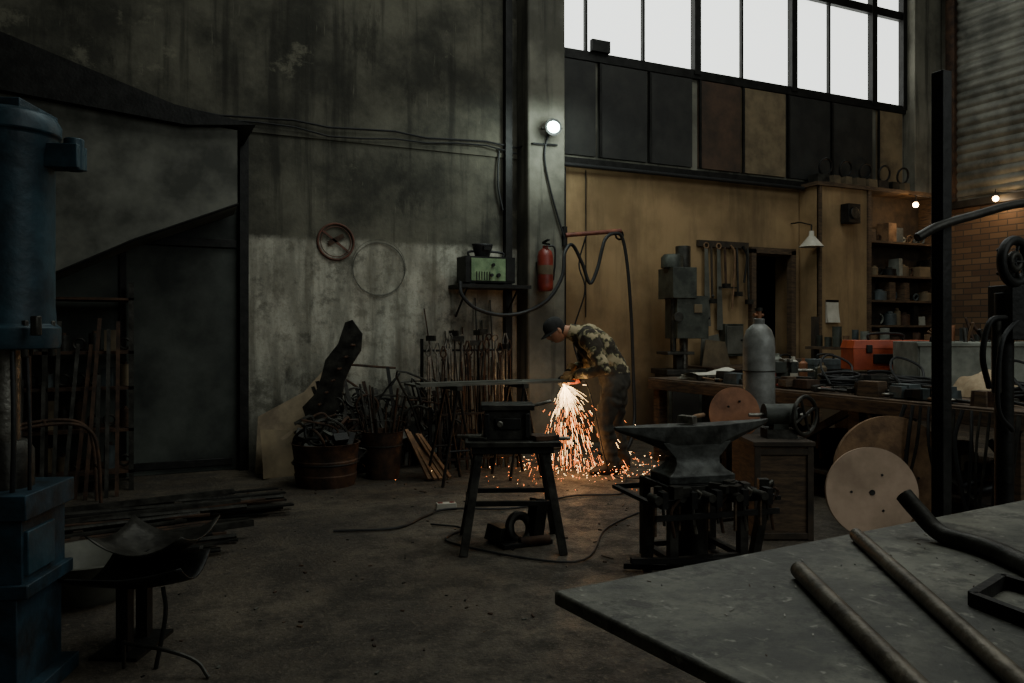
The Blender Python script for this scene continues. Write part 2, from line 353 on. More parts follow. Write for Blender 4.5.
b.tube(smooth([(.07,-.12,.76),(.09,-.15,1.0),(.07,-.12,1.28)]),.01,M_RUB,6).tube(smooth([(.11,-.08,.76),(.12,-.1,1.0),(.1,-.08,1.28)]),.008,M_RUB,6)
b.box((-.28,.12,1.15),(.14,.3,2.1),M_BLUED).box((-.15,.1,2.16),(.42,.3,.1),M_BLUED)
b.done((-.42,3.5,0),-20,bevel=.006)
b=B('chip_tray')
b.grid(lambda u,v:V((u-.5)*.46,(v-.5)*.42*(1-.35*u),.30+.14*max(0,u-.45)**1.5+.30*(v-.5)**2-.03*u),16,10,M_BLACK)
b.grid(lambda u,v:V((u-.5)*.40,.12+(v-.5)*.38,.38+.10*(2*u-1)**2*.8+.2*(v-.5)**2),14,8,M_STEEL)
b.bx((-.1,-.02,0),(-.05,.03,.31),M_BLACK).bx((-.1,.14,0),(-.05,.19,.39),M_BLACK).bx((-.18,-.08,0),(.02,.24,.015),M_BLACK)
b.tube(smooth([(.12,-.06,.30),(.15,-.1,.2),(.13,-.14,.0)],5),.009,M_BLACK,8); b.tube(smooth([(.0,-.14,.1),(.2,-.2,.1),(.32,-.2,.06),(.38,-.22,.005)],5),.008,M_STEEL,8).bar((0,-.14,.0),(0,-.14,.11),.012,.012,M_STEEL)
b.done((.03,3.66,0),-28,solid=.006)
b=B('dented_washtub'); b.lathe([(0,.02),(.2,.0),(.24,.06),(.3,.2),(.31,.21),(.29,.21),(.23,.08),(0,.05)],(0,0,0),M_GALV,28); b.done((-.2,4.6,0))
# ------------------------------------------------------------ scrap corner
b=B('leaning_sheets')
b.prism([(0,0),(.5,0),(.8,.85),(.78,1.08),(.5,.78),(.05,.55)],(1.02,7.74,0),(1,0,0),(0,.32,.947),.008,M_SHEET)
b.prism([(.0,0),(.42,0),(.40,.5),(.1,.3)],(1.06,7.55,0),(1,.1,0),(0,.3,.95),.008,M_SHEET)
b.grid(lambda u,v:V(1.05+u*.42,7.42+.1*math.sin(u*3)+v*.1+.1*v*v,.012+v*.42-.05*u),10,6,M_TAN); b.done()
b=B('scrap_drum')
b.lathe([(0,.01),(.25,0),(.27,.1),(.262,.11),(.28,.22),(.272,.23),(.29,.36),(.3,.37),(.28,.37),(.25,.03),(0,.03)],(0,0,0),M_RUST,32)
b.torus((0,0,.2),.285,.008,M_BLACK); b.tube(smooth([(.29,0,.3),(.36,0,.27),(.29,0,.2)]),.01,M_STEEL,6)
for i in range(16): b.box((R(-.17,.17),R(-.17,.17),R(.3,.42)),(R(.08,.25),R(.05,.15),R(.02,.1)),ch([M_STEEL,M_RUST,M_BLACK,M_GALV]),(R(-50,50),R(-50,50),R(0,180)))
for i in range(12): b.torus((R(-.17,.17),R(-.17,.17),R(.36,.46)),R(.06,.14),.013,ch([M_BLACK,M_RUST,M_STEEL]),(R(-1,1),R(-1,1),.5))
for i in range(12): x=R(-.2,.2); y=R(-.15,.15); b.tube(smooth([(x*.5,y*.5,.05),(x,y,.38),(x+R(-.12,.12),y,R(.5,.62)),(x+R(-.3,.3),y,R(.5,.6))],4),R(.008,.016),ch([M_STEEL,M_RUST]),6)
b.done((1.52,7.0,0))
b=B('bent_scrap_blade')
pl=[(325,432),(318,412),(331,398),(337,380),(341,362),(354,345),(361,322),(369,319),(380,334),(379,352),(369,368),(362,385),(360,405),(345,432)]
b.prism([((x-350)*.0088,1.35-(y-330)*.0088) for x,y in pl],(0,0,0),(1,0,0),(0,.12,1),.02,M_STEEL)
for i in range(7): b.cyl((-.17+i*.06,-.03,.55+.11*i),(-.17+i*.06,.16,.55+.11*i),.012,M_RUST,8)
b.tube([(-.2,.0,.5),(-.18,.02,.0)],.02,M_BLACK,8).tube([(-.08,.0,.5),(-.05,.1,.0)],.02,M_BLACK,8)
b.done((1.65,7.38,0),ANG,bevel=.004)
b=B('tin_bucket')
b.lathe([(0,.01),(.15,0),(.19,.42),(.2,.43),(.185,.43),(.145,.02),(0,.02)],(0,0,0),M_RUST); b.torus((0,0,.3),.18,.008,M_STEEL)
b.tube(smooth([(-.19,0,.4),(-.15,-.12,.52),(.15,-.12,.52),(.19,0,.4)]),.005,M_STEEL,6)
for i in range(20): a=R(0,6.28); b.tube([(.08*math.cos(a),.08*math.sin(a),.05),(.22*math.cos(a),.2*math.sin(a),R(.5,.9))],R(.007,.014),ch([M_STEEL,M_RUST]),6)
b.done((2.06,7.1,0))
b=B('firewood_sticks')
for i in range(5): b.bar((.0+i*.05,-.22+R(-.05,.05),.02),(-.12+i*.04+R(-.05,.05),.12,.36+R(-.08,.08)),.035,.02,M_WOODL)
b.done((2.38,6.98,0))
b=B('scrap_iron_heap')
for i in range(200):
    x=R(-.6,.75); y=R(-.2,.3); h=R(.3,1.05)*(1-.25*abs(x)); m=ch([M_STEEL,M_RUST,M_BLACK,M_STEEL])
    if i%4==0: b.tube(smooth([(x,y,.01),(x+R(-.2,.2),y+.05,h*.6),(x+R(-.35,.35),y+R(-.05,.12),h),(x+R(-.4,.4),y,h*R(.7,1.05))],4),R(.007,.014),m,6)
    elif i%4==1: b.bar((x,y,.02),(x+R(-.3,.3),y+.15,h),.035,.008,m)
    elif i%4==2: b.torus((x,y,R(.08,.7)),R(.04,.12),.011,m,(R(-1,1),-1,R(-.3,1)))
    else: b.box((x,y,.06+R(0,.3)),(R(.08,.25),R(.05,.2),R(.04,.14)),m,(R(-30,30),R(-40,40),R(0,90)))
b.done((2.3,7.65,0))
b=B('blacksmith_tongs_rack')
for x in(2.66,3.66): b.tube([(x,7.75,0),(x,7.75,1.26)],.018,M_BLACK,8); b.bar((x,7.5,.02),(x,8.0,.02),.04,.04,M_BLACK)
for z,y in((1.14,7.72),(.3,7.75)): b.cyl((2.66,y,z),(3.66,y,z),.012,M_BLACK,8)
x=2.7
while x<3.64:
    y=7.66+R(-.05,.03); z=R(1.16,1.34); l=R(.5,.95); m=ch([M_STEEL,M_BRIGHT,M_RUST,M_STEEL,M_BRIGHT]); s1=R(.008,.02); t=random.random()
    if t<.65:
        for sg in(-1,1): b.tube(smooth([(x+sg*s1,y,z-l),(x+sg*s1*1.2,y,z-l*.5),(x+sg*.006,y,z-.15),(x-sg*.03,y,z-.09),(x-sg*.006,y,z)],3),.0085,m,6)
        b.cyl((x,y-.015,z-.14),(x,y+.02,z-.14),.018,m,8)
    elif t<.85: b.tube([(x,y,z-l),(x+R(-.03,.03),y,z)],.01,m,6); b.box((x,y,z),(.035,.1,.055),M_STEEL,(0,0,R(0,90)))
    else: b.tube([(x,y,z-l),(x,y,z-.03)],.01,m,6); b.torus((x,y,z),.032,.009,m,(0,1,.2),20,6)
    x+=R(.03,.055)
b.done()
b=B('round_ring_sign'); b.torus((0,0,0),.185,.012,M_REDF,(0,1,0)); b.torus((0,0,0),.155,.004,M_REDF,(0,1,0)); b.box((0,-.004,0),(.34,.008,.02),M_REDF,(0,38,0)); b.box((0,-.004,.02),(.18,.008,.05),M_RUST,(0,-30,0)); b.done((1.88,8.185,2.26))
b=B('wire_hoop')
for i in range(3): b.torus((R(-.01,.01),-.006*i,R(-.02,.02)),.28+R(-.012,.012),.0022,M_GALV,(0,1,0),48,6)
b.done((2.34,8.19,2.0))
b=B('leaning_rods')
for i in range(7): b.tube([(3.0+i*.1,7.95,0),(2.9+i*.12+R(-.1,.1),8.17,R(1.3,1.75))],.008,ch([M_STEEL,M_RUST]),6)
b.done()
b=B('wall_shelf'); b.bx((3.12,7.8,1.80),(3.94,8.2,1.84),M_BLACK)
for x in(3.2,3.8): b.tube([(x,7.85,1.8),(x,8.18,1.5)],.012,M_BLACK,6)
b.done()
b=B('welding_machine'); b.box((0,0,.16),(.58,.26,.28),M_BLACK); b.box((-.03,-.135,.16),(.4,.015,.24),M_GREEN); b.box((.23,-.135,.16),(.1,.012,.24),M_BLACK)
for i in range(6): b.box((-.17+.03*i,-.146,.09),(.008,.01,.09),M_BLACK)
b.cyl((.08,-.14,.1),(.08,-.17,.1),.022,M_BLACK,12).cyl((.02,-.14,.21),(.02,-.165,.21),.018,M_BLACK,12).cyl((.0,-.14,.1),(.0,-.17,.1),.018,M_RUB,12)
b.tube(smooth([(-.2,0,.3),(-.18,0,.36),(.18,0,.36),(.2,0,.3)]),.014,M_RUB,8)
for x in(-.2,.2): b.box((x,0,.01),(.06,.22,.03),M_RUB)
b.done((3.47,7.97,1.84))
b=B('welding_mask'); b.grid(lambda u,v:V(.13*math.cos(math.pi*u)*(1-.35*v),-.11*math.sin(math.pi*u)*(1-.3*v),(1-v)*.14),14,8,M_RUB); b.box((0,-.11,.09),(.1,.02,.04),M_BLACK)
b.done((3.42,7.97,2.14),10,solid=.006)
b=B('fire_extinguisher'); b.lathe([(0,0),(.07,.0),(.085,.02),(.088,.05),(.088,.38),(.07,.44),(.03,.47),(.03,.5),(0,.5)],(0,0,0),M_RED); b.lathe([(.089,.18),(.0895,.19),(.0895,.27),(.089,.28)],(0,0,0),M_TAN)
b.box((0,-.02,.52),(.04,.12,.02),M_BLACK,(12,0,0)); b.box((0,-.02,.55),(.03,.13,.015),M_BLACK,(-8,0,0)); b.tube(smooth([(.03,0,.5),(.1,-.03,.48),(.11,-.02,.3),(.1,0,.12)]),.011,M_RUB,8); b.box((0,.1,.3),(.12,.03,.05),M_STEEL)
b.done((4.1,7.78,1.78))
b=B('flood_lamp'); b.lathe([(0,.03),(.06,.03),(.095,-.02),(.095,-.035),(.085,-.035),(0,-.035)],(0,0,0),M_BLACK,24,(0,1,0)); b.ball((0,-.035,0),.07,M_FLOOD,20,12,(1,.35,.9))
b.tube([(-.11,0,0),(-.11,.08,0),(.11,.08,0),(.11,0,0)],.008,M_BLACK,6); b.bar((0,.08,0),(0,.16,0),.03,.03,M_BLACK)
for i in range(5): b.box((-.06+i*.03,.035,0),(.006,.02,.1),M_BLACK)
b.done((4.17,7.74,3.58),-10)
b=B('hose_swing_arm'); b.cyl((4.4,7.86,2.42),(5.1,7.8,2.5),.026,M_REDP,10); b.bar((4.4,7.88,2.3),(4.4,7.88,2.52),.05,.04,M_BLACK); b.torus((5.08,7.8,2.45),.05,.012,M_BLACK,(0,1,0)); b.done()
b=B('welding_hose')
b.tube(smooth([(3.1,7.8,1.86),(3.1,7.75,1.72),(3.25,7.74,1.58),(3.54,7.74,1.51),(3.85,7.74,1.55),(4.08,7.66,1.69),(4.25,7.66,1.95),(4.3,7.7,2.2),(4.42,7.74,2.3),(4.56,7.76,2.1),(4.66,7.76,1.88),(4.76,7.76,2.05),(4.86,7.76,2.38),(5.0,7.76,2.46),(5.1,7.76,2.4),(5.17,7.76,2.05),(5.22,7.76,1.46),(5.22,7.72,.8),(5.15,7.6,.3),(4.9,7.4,.02),(4.5,7.3,.02)],7),.02,M_RUB,8)
b.tube(smooth([(4.7,7.9,2.45),(4.6,7.9,2.1),(4.68,7.9,1.8),(4.55,7.95,1.3),(4.62,7.9,.9)],6),.01,M_RUB,6); b.done()
# ------------------------------------------------------------ trestles + plate
b=B('cutting_plate'); b.box((2.95,6.64,.871),(1.56,.34,.018),M_GALV); b.box((2.7,6.56,.888),(1.0,.12,.014),M_GALV,(0,0,4)); b.done()
def trestle(x,y,h,w=.4):
    b=B('work_trestle'); b.bar((0,-w/2,h-.02),(0,w/2,h-.02),.05,.04,M_STEEL)
    for yy in(-1,1):
        for xx in(-1,1): b.tube([(0,yy*w*.4,h-.03),(xx*.16,yy*w*.5,0)],.014,M_BLACK,8)
        b.tube([(-.1,yy*w*.47,.3),(.1,yy*w*.47,.3)],.01,M_BLACK,6)
    b.done((x,y,0))
trestle(2.55,6.62,.862); trestle(3.2,6.64,.862)
b=B('rod_stand')
for i in range(40):
    x=R(-.4,.3); y=R(-.1,.1); b.tube([(x,y,0),(x+R(-.12,.12),y+R(-.04,.04),R(.5,1.15))],R(.006,.013),ch([M_STEEL,M_BLACK,M_RUST]),6)
for z in(.12,.55):
    for y in(-.13,.13): b.bar((-.45,y,z),(.38,y,z),.03,.02,M_BLACK)
for x in(-.45,.38):
    for y in(-.13,.13): b.bar((x,y,0),(x,y,.6),.03,.03,M_BLACK)
b.done((3.05,7.2,0))
# ------------------------------------------------------------ small stand with block
b=B('steel_work_stand')
b.box((0,0,.655),(.58,.42,.03),M_STEEL); b.box((0,0,.62),(.5,.36,.05),M_BLACK)
for x in(-1,1):
    for y in(-1,1): b.bar((x*.2,y*.13,.62),(x*.3,y*.26,0),.05,.05,M_STEEL)
b.bar((-.25,-.2,.3),(.25,-.2,.3),.03,.03,M_BLACK).bar((-.25,.2,.3),(.25,.2,.3),.03,.03,M_BLACK).bar((-.27,-.2,.28),(-.27,.2,.28),.03,.03,M_BLACK)
b.cyl((-.34,.02,.68),(.36,-.12,.68),.012,M_BRIGHT,8).box((.2,-.1,.685),(.16,.1,.03),M_RUST,(0,0,20)).box((-.2,-.08,.68),(.12,.1,.02),M_STEEL,(0,0,-20))
b.done((2.15,4.54,0),-22,bevel=.003)
b=B('swage_block')
b.box((0,0,.09),(.30,.22,.18),M_STEEL,(0,0,0),.92); b.box((0,0,.2),(.33,.25,.035),M_STEEL); b.box((-.13,-.125,.09),(.03,.03,.15),M_BLACK); b.box((.12,-.125,.09),(.03,.03,.15),M_BLACK)
b.box((0,-.115,.1),(.16,.02,.07),M_BLACK); b.cyl((-.05,-.12,.1),(-.05,-.145,.1),.02,M_BRIGHT,12); b.tube([(.16,0,.2),(.28,-.02,.23)],.012,M_BRIGHT,8)
b.done((2.13,4.56,.67),-22,bevel=.006)
b=B('iron_offcuts')
b.torus((0,0,.09),.08,.03,M_STEEL,(.2,-1,.3)).box((-.12,.05,.06),(.14,.12,.1),M_STEEL,(10,8,30)).box((.12,.0,.14),(.1,.08,.25),M_BLACK,(0,12,20)).cyl((-.05,-.1,.03),(.15,-.12,.03),.03,M_RUST,12).box((0,.0,.015),(.34,.26,.03),M_BLACK)
b.done((2.22,4.56,0),bevel=.004)
b=B('extension_cable')
b.tube(smooth([(1.2,5.3,.012),(1.6,5.2,.012),(1.9,5.45,.012),(2.12,5.55,.02),(2.6,5.4,.012),(3.2,5.6,.012),(3.6,5.5,.012),(3.9,5.9,.012),(4.1,6.2,.012)],8),.008,M_RUB,6)
b.tube(smooth([(1.85,5.2,.012),(2.0,5.0,.012),(1.8,4.7,.012),(2.3,4.0,.012),(2.9,4.6,.012),(3.6,5.0,.012),(4.2,5.2,.012)],8),.007,M_RUB,6); b.done()
b=B('power_socket'); b.box((0,0,.03),(.16,.07,.045),M_PAPER,(0,0,0),.9)
for x in(-.045,.045): b.cyl((x,0,.05),(x,0,.056),.022,M_RED,12)
b.done((2.12,5.62,0),-10,bevel=.005)
b=B('floor_debris')
for i in range(200):
    x=R(0,4.2); y=R(3,7.2); s=R(.004,.013)
    b.box((x,y,s*.3),(s*2,s,s*.6),ch([M_RUST,M_STEEL,M_BLACK,M_WOOD,M_GALV]),(0,0,R(0,180)))
for i in range(18):
    x=R(1.,4.2); y=R(3.2,6.8); a=R(0,3.1); l=R(.03,.09); b.bar((x,y,.005),(x+l*math.cos(a),y+l*math.sin(a),.006),.007,.005,ch([M_RUST,M_STEEL,M_WOOD]))
b.done()
# ------------------------------------------------------------ anvil
b=B('anvil')
def rc(x,zt,zb,hw,k=.35):
    h=(zt-zb)
    return [V(x,-hw,zt),V(x,hw,zt),V(x,hw,zb+h*k),V(x,hw*.45,zb),V(x,-hw*.45,zb),V(x,-hw,zb+h*k)]
b.loft([rc(-.47,.795,.775,.012),rc(-.40,.795,.745,.035),rc(-.3,.795,.705,.055),rc(-.2,.795,.66,.07),rc(-.13,.795,.63,.075),rc(.14,.795,.63,.075),rc(.22,.8,.68,.068),rc(.34,.805,.735,.05),rc(.43,.81,.77,.03),rc(.48,.815,.797,.01)],M_ANV)
def sec(z,hx,hy): return [V(-hx,-hy,z),V(-hx*.5,-hy*1.05,z),V(hx*.5,-hy*1.05,z),V(hx,-hy,z),V(hx,hy,z),V(hx*.5,hy*1.05,z),V(-hx*.5,hy*1.05,z),V(-hx,hy,z)]
b.loft([sec(.472,.2,.125),sec(.515,.2,.125),sec(.54,.16,.1),sec(.575,.135,.075),sec(.61,.135,.068),sec(.65,.17,.07),sec(.7,.21,.07)],M_ANV)
b.done((2.97,3.78,0),-10,bevel=.004,sc=(1.05,1,1))
b=B('forging_hammer'); b.box((0,0,.03),(.05,.11,.045),M_BRIGHT,(0,0,0),.95); b.tube([(0,0,.03),(.15,.03,.035),(.28,.06,.03)],[.012,.014,.015],M_WOODL,8); b.done((2.94,3.79,.795),20,bevel=.006)
b=B('anvil_stand')
for x in(-.22,.22):
    for y in(-.18,.18): b.bar((x,y,.0),(x,y,.47),.05,.05,M_STEEL)
for z in(.06,.455):
    for y in(-.18,.18): b.bar((-.24,y,z),(.24,y,z),.04,.03,M_STEEL)
    for x in(-.22,.22): b.bar((x,-.2,z),(x,.2,z),.04,.03,M_STEEL)
b.box((0,0,.455),(.44,.36,.03),M_BLACK)
b.cyl((0,0,.0),(0,0,.44),.09,M_STEEL,20)
for z,y in((.40,-.26),(.33,-.3)): b.bar((-.38,y,z),(.38,y,z),.02,.03,M_BLACK)
b.bar((-.38,.26,.4),(.38,.26,.4),.02,.03,M_BLACK)
for x in(-.38,.38): b.bar((x,-.3,.4),(x,.27,.4),.03,.02,M_BLACK)
for x in(-.36,.36): b.bar((x,-.2,.4),(x*.95,-.1,0),.05,.05,M_STEEL)
b.bar((-.5,-.25,.1),(.3,-.3,.05),.03,.03,M_BLACK).bar((-.48,-.1,.03),(.1,-.35,.03),.03,.03,M_BLACK)
for i in range(15):
    x=-.37+i*.052; y=-.28+R(-.03,.03)
    if i%3==0:
        b.cyl((x,y-.05,.43),(x,y+.06,.43),.024,M_STEEL,10); b.tube([(x,y,.42),(x,y,.24+R(-.03,.05))],.011,M_WOOD,6)
    elif i%3==1: b.box((x,y,.42),(.035,.07,.09),M_BLACK); b.tube([(x,y,.4),(x+.01,y,.28)],.009,M_STEEL,6)
    else: b.tube(smooth([(x,y,.46),(x+.03,y,.43),(x-.02,y,.36),(x,y,.22)],3),.009,M_BRIGHT if i%2 else M_RUST,6)
for i in range(12): x=R(-.36,.36); b.box((x,R(-.3,-.2),.465),(R(.03,.08),R(.03,.08),R(.03,.07)),M_STEEL,(0,0,R(0,90)))
b.tube([(.38,-.1,.4),(.5,-.05,.44),(.52,-.04,.38)],.014,M_STEEL,8)
b.done((2.97,3.78,0),-10)
# ------------------------------------------------------------ crate, grinder, discs
b=B('wooden_crate_cabinet'); b.box((0,0,.3),(.36,.36,.6),M_WOOD); b.box((0,0,.62),(.4,.4,.03),M_WOODD)
for x in(-.17,.17): b.box((x,-.185,.3),(.04,.02,.6),M_WOODD)
for z in(.03,.57): b.box((0,-.185,z),(.36,.018,.04),M_WOODD)
b.done((3.84,4.03,0),-25,bevel=.003)
b=B('bench_grinder')
b.box((0,0,.03),(.2,.14,.06),M_STEEL); b.cyl((-.1,0,.15),(.1,0,.15),.075,M_GREENM,20); b.box((0,0,.08),(.1,.1,.1),M_GREENM); b.cyl((-.2,0,.15),(.2,0,.15),.012,M_BRIGHT,8)
b.lathe([(0,0),(.05,0),(.05,.02),(0,.02)],(.12,0,.15),M_BLACK,30,(1,-1,0)); b.torus((.16,-.04,.15),.125,.014,M_STEEL,(1,-1.4,0))
for k in range(4):
    a=k*math.pi/2+.4; d=V(math.cos(a)*.81,math.cos(a)*.58,math.sin(a)); b.tube([V(.16,-.04,.15),V(.16,-.04,.15)+d*.12],.01,M_STEEL,6)
b.done((3.88,4.03,.635),-25)
b=B('copper_disc'); ax=(-.35,-1,.12)
b.lathe([(.02,0),(.185,0),(.185,.014),(.02,.014)],(0,0,.0),M_ORD,40,ax); b.cyl((0,.0,0),(.02,.12,0),.03,M_STEEL,12)
for k in range(5): b.cyl((.09*math.cos(k*1.257),-.02,.09*math.sin(k*1.257)),(.09*math.cos(k*1.257),-.03,.09*math.sin(k*1.257)),.008,M_BLACK,8)
b.bar((.02,.1,-.76),(.02,.1,0),.05,.05,M_STEEL); b.box((.02,.1,-.75),(.24,.2,.02),M_STEEL)
b.done((3.84,4.42,.76))
def disc(name,loc,r,m,ax,holes=3,th=.03):
    b=B(name); b.lathe([(.02,0),(r,0),(r,th),(.02,th)],(0,0,0),m,56,ax)
    q=V(0,0,1).rotation_difference(Vector(ax))
    for k in range(holes):
        a=k*2*math.pi/max(holes,1)+.5; p=q@V(r*.45*math.cos(a),r*.45*math.sin(a),th+.001); p2=q@V(r*.45*math.cos(a),r*.45*math.sin(a),th+.004); b.cyl(p,p2,.008,M_BLACK,10)
    p=q@V(0,0,th); b.cyl(p,q@V(0,0,th+.006),.018,M_BLACK,12)
    return b.done(loc)
disc('plywood_disc',(4.33,3.68,.295),.29,M_PLY,(-.5,-.85,.14))
disc('cable_reel_flange',(4.68,3.82,.38),.38,M_WOODL,(-.5,-.85,.1),5,.05)
b=B('gas_cylinder'); b.lathe([(0,0),(.1,0),(.112,.02),(.115,.05),(.115,1.22),(.11,1.29),(.09,1.35),(.055,1.385),(.04,1.395),(.042,1.43),(.03,1.435),(0,1.436)],(0,0,0),M_CYL,36)
b.cyl((0,0,1.43),(0,0,1.49),.02,M_ORD,12).cyl((-.05,0,1.46),(.04,0,1.46),.012,M_ORD,10).lathe([(0,0),(.03,0),(.03,.025),(0,.025)],(0,0,1.49),M_STEEL,12).torus((0,0,1.05),.116,.005,M_STEEL).torus((0,0,.3),.116,.008,M_RUB)
b.done((4.16,4.52,0))
# ------------------------------------------------------------ workbench
b=B('long_workbench')
b.box((5.85,4.95,.83),(2.0,3.9,.05),M_WOOD); b.box((4.87,4.95,.79),(.05,3.9,.1),M_WOOD)
for y in(3.1,4.3,5.6,6.8):
    for x in(4.93,6.75): b.bx((x-.05,y-.05,0),(x+.05,y+.05,.8),M_WOOD)
    b.bx((4.9,y-.03,.15),(6.8,y+.03,.22),M_WOODD)
b.tube([(4.93,3.15,.1),(4.93,4.25,.75)],1,M_STEEL,sq=(.04,.04)); b.tube([(4.93,4.35,.75),(4.93,5.55,.1)],1,M_WOODD,sq=(.04,.06))
b.bx((4.95,3.05,.2),(6.8,6.85,.23),M_WOODD)
for i in range(60):
    x=5.75+R(-.7,.6); y=5.0+R(-1.7,1.6); h=R(.05,.35); z=.23
    t=i%3
    if t==0: b.box((x,y,z+h/2),(R(.1,.3),R(.1,.3),h),ch([M_WOOD,M_RUST,M_STEEL,M_TEAL,M_TAN]),(0,0,R(0,90)),.9)
    elif t==1: b.cyl((x,y,z+.05),(x+R(-.2,.2),y+R(-.3,.3),z+R(.1,.35)),.03,ch([M_STEEL,M_RUST]),10)
    else: b.torus((x,y,z+.06),R(.08,.16),.025,M_RUB,(R(-.5,.5),R(-.5,.5),1))
b.done(bevel=.004)
b=B('flywheel'); c=(0,0,0); ax=(1,-.25,0)
b.torus(c,.3,.03,M_STEEL,ax,40,8).torus(c,.06,.03,M_STEEL,ax)
q=V(0,0,1).rotation_difference(Vector(ax))
for k in range(6): a=k*math.pi/3; b.tube([q@V(.05*math.cos(a),.05*math.sin(a),0),q@V(.29*math.cos(a),.29*math.sin(a),0)],.016,M_STEEL,6)
b.done((4.75,5.0,.335))
def toolbox(loc,sz,m,rz,name='toolbox'):
    b=B(name); w,d,h=sz; b.box((0,0,h*.35),(w,d,h*.7),m); b.box((0,0,h*.8),(w*1.02,d*1.02,h*.26),m,(0,0,0),.94)
    b.tube(smooth([(-w*.22,0,h*.9),(-w*.2,0,h*1.12),(w*.2,0,h*1.12),(w*.22,0,h*.9)],4),.012,M_BLACK,8)
    for x in(-.3,.3): b.box((x*w,-d/2-.006,h*.66),(.05,.02,.07),M_BLACK)
    b.box((0,-d/2-.004,h*.35),(w*.5,.01,h*.3),M_BLACK)
    return b.done(loc,rz,bevel=.008)
toolbox((6.05,4.98,.855),(.64,.36,.13),M_STEEL,-28,'metal_case'); toolbox((6.05,4.98,1.0),(.68,.3,.28),M_ORANGE,-28,'orange_power_tool_case')
toolbox((6.3,5.9,.855),(.4,.25,.22),M_TEAL,-15); toolbox((5.65,4.72,.855),(.34,.2,.13),M_STEEL,-40); toolbox((6.35,6.5,.855),(.36,.24,.2),M_WOOD,10)
def bottle(loc,r,h,m,name='spray_can'):
    b=B(name); b.lathe([(0,0),(r,0),(r,h*.78),(r*.6,h*.86),(r*.4,h*.88),(r*.4,h),(0,h)],(0,0,0),m,18); b.done(loc)
bottle((5.6,5.9,.855),.045,.2,M_RED); bottle((5.72,5.75,.855),.045,.24,M_PAPER); bottle((5.4,6.02,.855),.05,.16,M_TEAL,'tin_can'); bottle((5.9,5.8,.855),.04,.22,M_ORD); bottle((5.85,6.1,.855),.06,.26,M_BIN); bottle((5.75,5.45,.855),.05,.18,M_GREENM,'tin_can'); bottle((5.62,5.3,.855),.04,.2,M_TAN)
def coil(loc,r,name='cable_coil'):
    b=B(name)
    for i in range(8): b.torus((R(-.02,.02),R(-.02,.02),.02+i*.014),r+R(-.03,.03),.011,M_RUB,(R(-.15,.15),R(-.15,.15),1))
    b.tube(smooth([(r,0,.06),(r+.1,.1,.2),(r-.05,.2,.28),(-.1,.1,.2),(-.2,-.1,.05)],5),.01,M_RUB,6)
    b.done(loc)
coil((5.33,4.85,.855),.15); coil((5.38,4.2,.855),.14); coil((5.5,3.35,.855),.15)
b=B('paper_stack')
for i in range(6): b.box((R(-.03,.03),R(-.03,.03),.006+i*.008),(.42,.3,.006),M_PAPER,(0,0,R(-20,20)))
b.grid(lambda u,v:V(-.25+u*.45,-.2+v*.3,.056+.09*max(0,u-.5)+.02*math.sin(v*4)),8,6,M_PAPER); b.done((5.2,6.4,.855))
b=B('open_notebook'); b.box((-.11,0,.012),(.21,.3,.012),M_PAPER,(0,4,0)); b.box((.11,0,.012),(.21,.3,.012),M_PAPER,(0,-4,0)); b.box((0,0,.004),(.45,.31,.006),M_BLACK); b.done((5.75,6.62,.855),30)
b=B('parts_bin'); w,d,h=1.0,.5,.40
b.box((0,0,.01),(w,d,.02),M_BIN)
for y in(-1,1): b.box((0,y*d/2,h/2),(w,.02,h),M_BIN)
for x in(-1,0,1): b.box((x*w/2,0,h/2),(.02,d,h),M_BIN)
b.box((0,-d/2-.01,h-.02),(w+.04,.03,.03),M_BIN)
for i in range(22): b.tube([(R(-.4,.4),R(-.15,.15),.03),(R(-.4,.4),R(-.15,.15),R(.42,.6))],R(.01,.022),ch([M_STEEL,M_RUST,M_WOODL]),6)
b.done((6.2,4.3,.855),-30,bevel=.004)
b=B('folded_rags')
def rag(u,v):
    x=(u-.5)*.46;y=(v-.5)*.32; n=mn.noise(V(x*9,y*9,3))
    return V(x,y,max(.006,.17*(1-(2*u-1)**4)*(1-(2*v-1)**4)+.06*n))
b.grid(rag,26,20,M_CLOTH); b.done((5.72,3.82,.855),-20)
b=B('cardboard_tray'); b.box((0,0,.06),(.5,.35,.12),M_TAN); b.box((0,-.18,.1),(.5,.01,.05),M_PAPER); b.done((6.2,3.42,.855),-20)
b=B('bench_vise'); b.box((0,0,.03),(.2,.16,.06),M_GREENM); b.cyl((0,0,.05),(0,0,.12),.06,M_GREENM,16); b.box((0,.05,.16),(.16,.12,.1),M_GREENM); b.box((0,-.08,.16),(.16,.06,.1),M_GREENM); b.box((0,.0,.22),(.17,.03,.03),M_BRIGHT); b.box((0,-.05,.22),(.17,.03,.03),M_BRIGHT); b.cyl((0,-.26,.13),(0,.1,.13),.016,M_BRIGHT,10); b.cyl((-.1,-.25,.13),(.1,-.25,.13),.008,M_BRIGHT,8)
b.done((5.3,5.45,.855),60,bevel=.005)
b=B('hand_tools')
for i in range(36):
    x=R(-.38,-.2); y=R(-1.8,1.1); a=R(1.2,1.9); l=R(.12,.24); e=V(x+l*math.cos(a),y+l*math.sin(a),.03)
    b.tube([(x,y,.02),e],.012,ch([M_WOODL,M_RED,M_STEEL,M_BLACK]),8)
    if i%2: b.box(e,(.1,.035,.04),M_STEEL,(0,0,math.degrees(a)+90))
    else: b.torus(e,.025,.008,M_BRIGHT)
for i in range(24): b.box((R(-.36,-.22),R(-1.7,1.1),.05),(R(.07,.15),R(.08,.2),R(.05,.13)),ch([M_STEEL,M_RUST,M_BLACK,M_WOOD,M_TEAL]),(0,0,R(-20,20)),.9)
b.done((5.32,4.9,.855),bevel=.002)
b=B('hanging_straps')
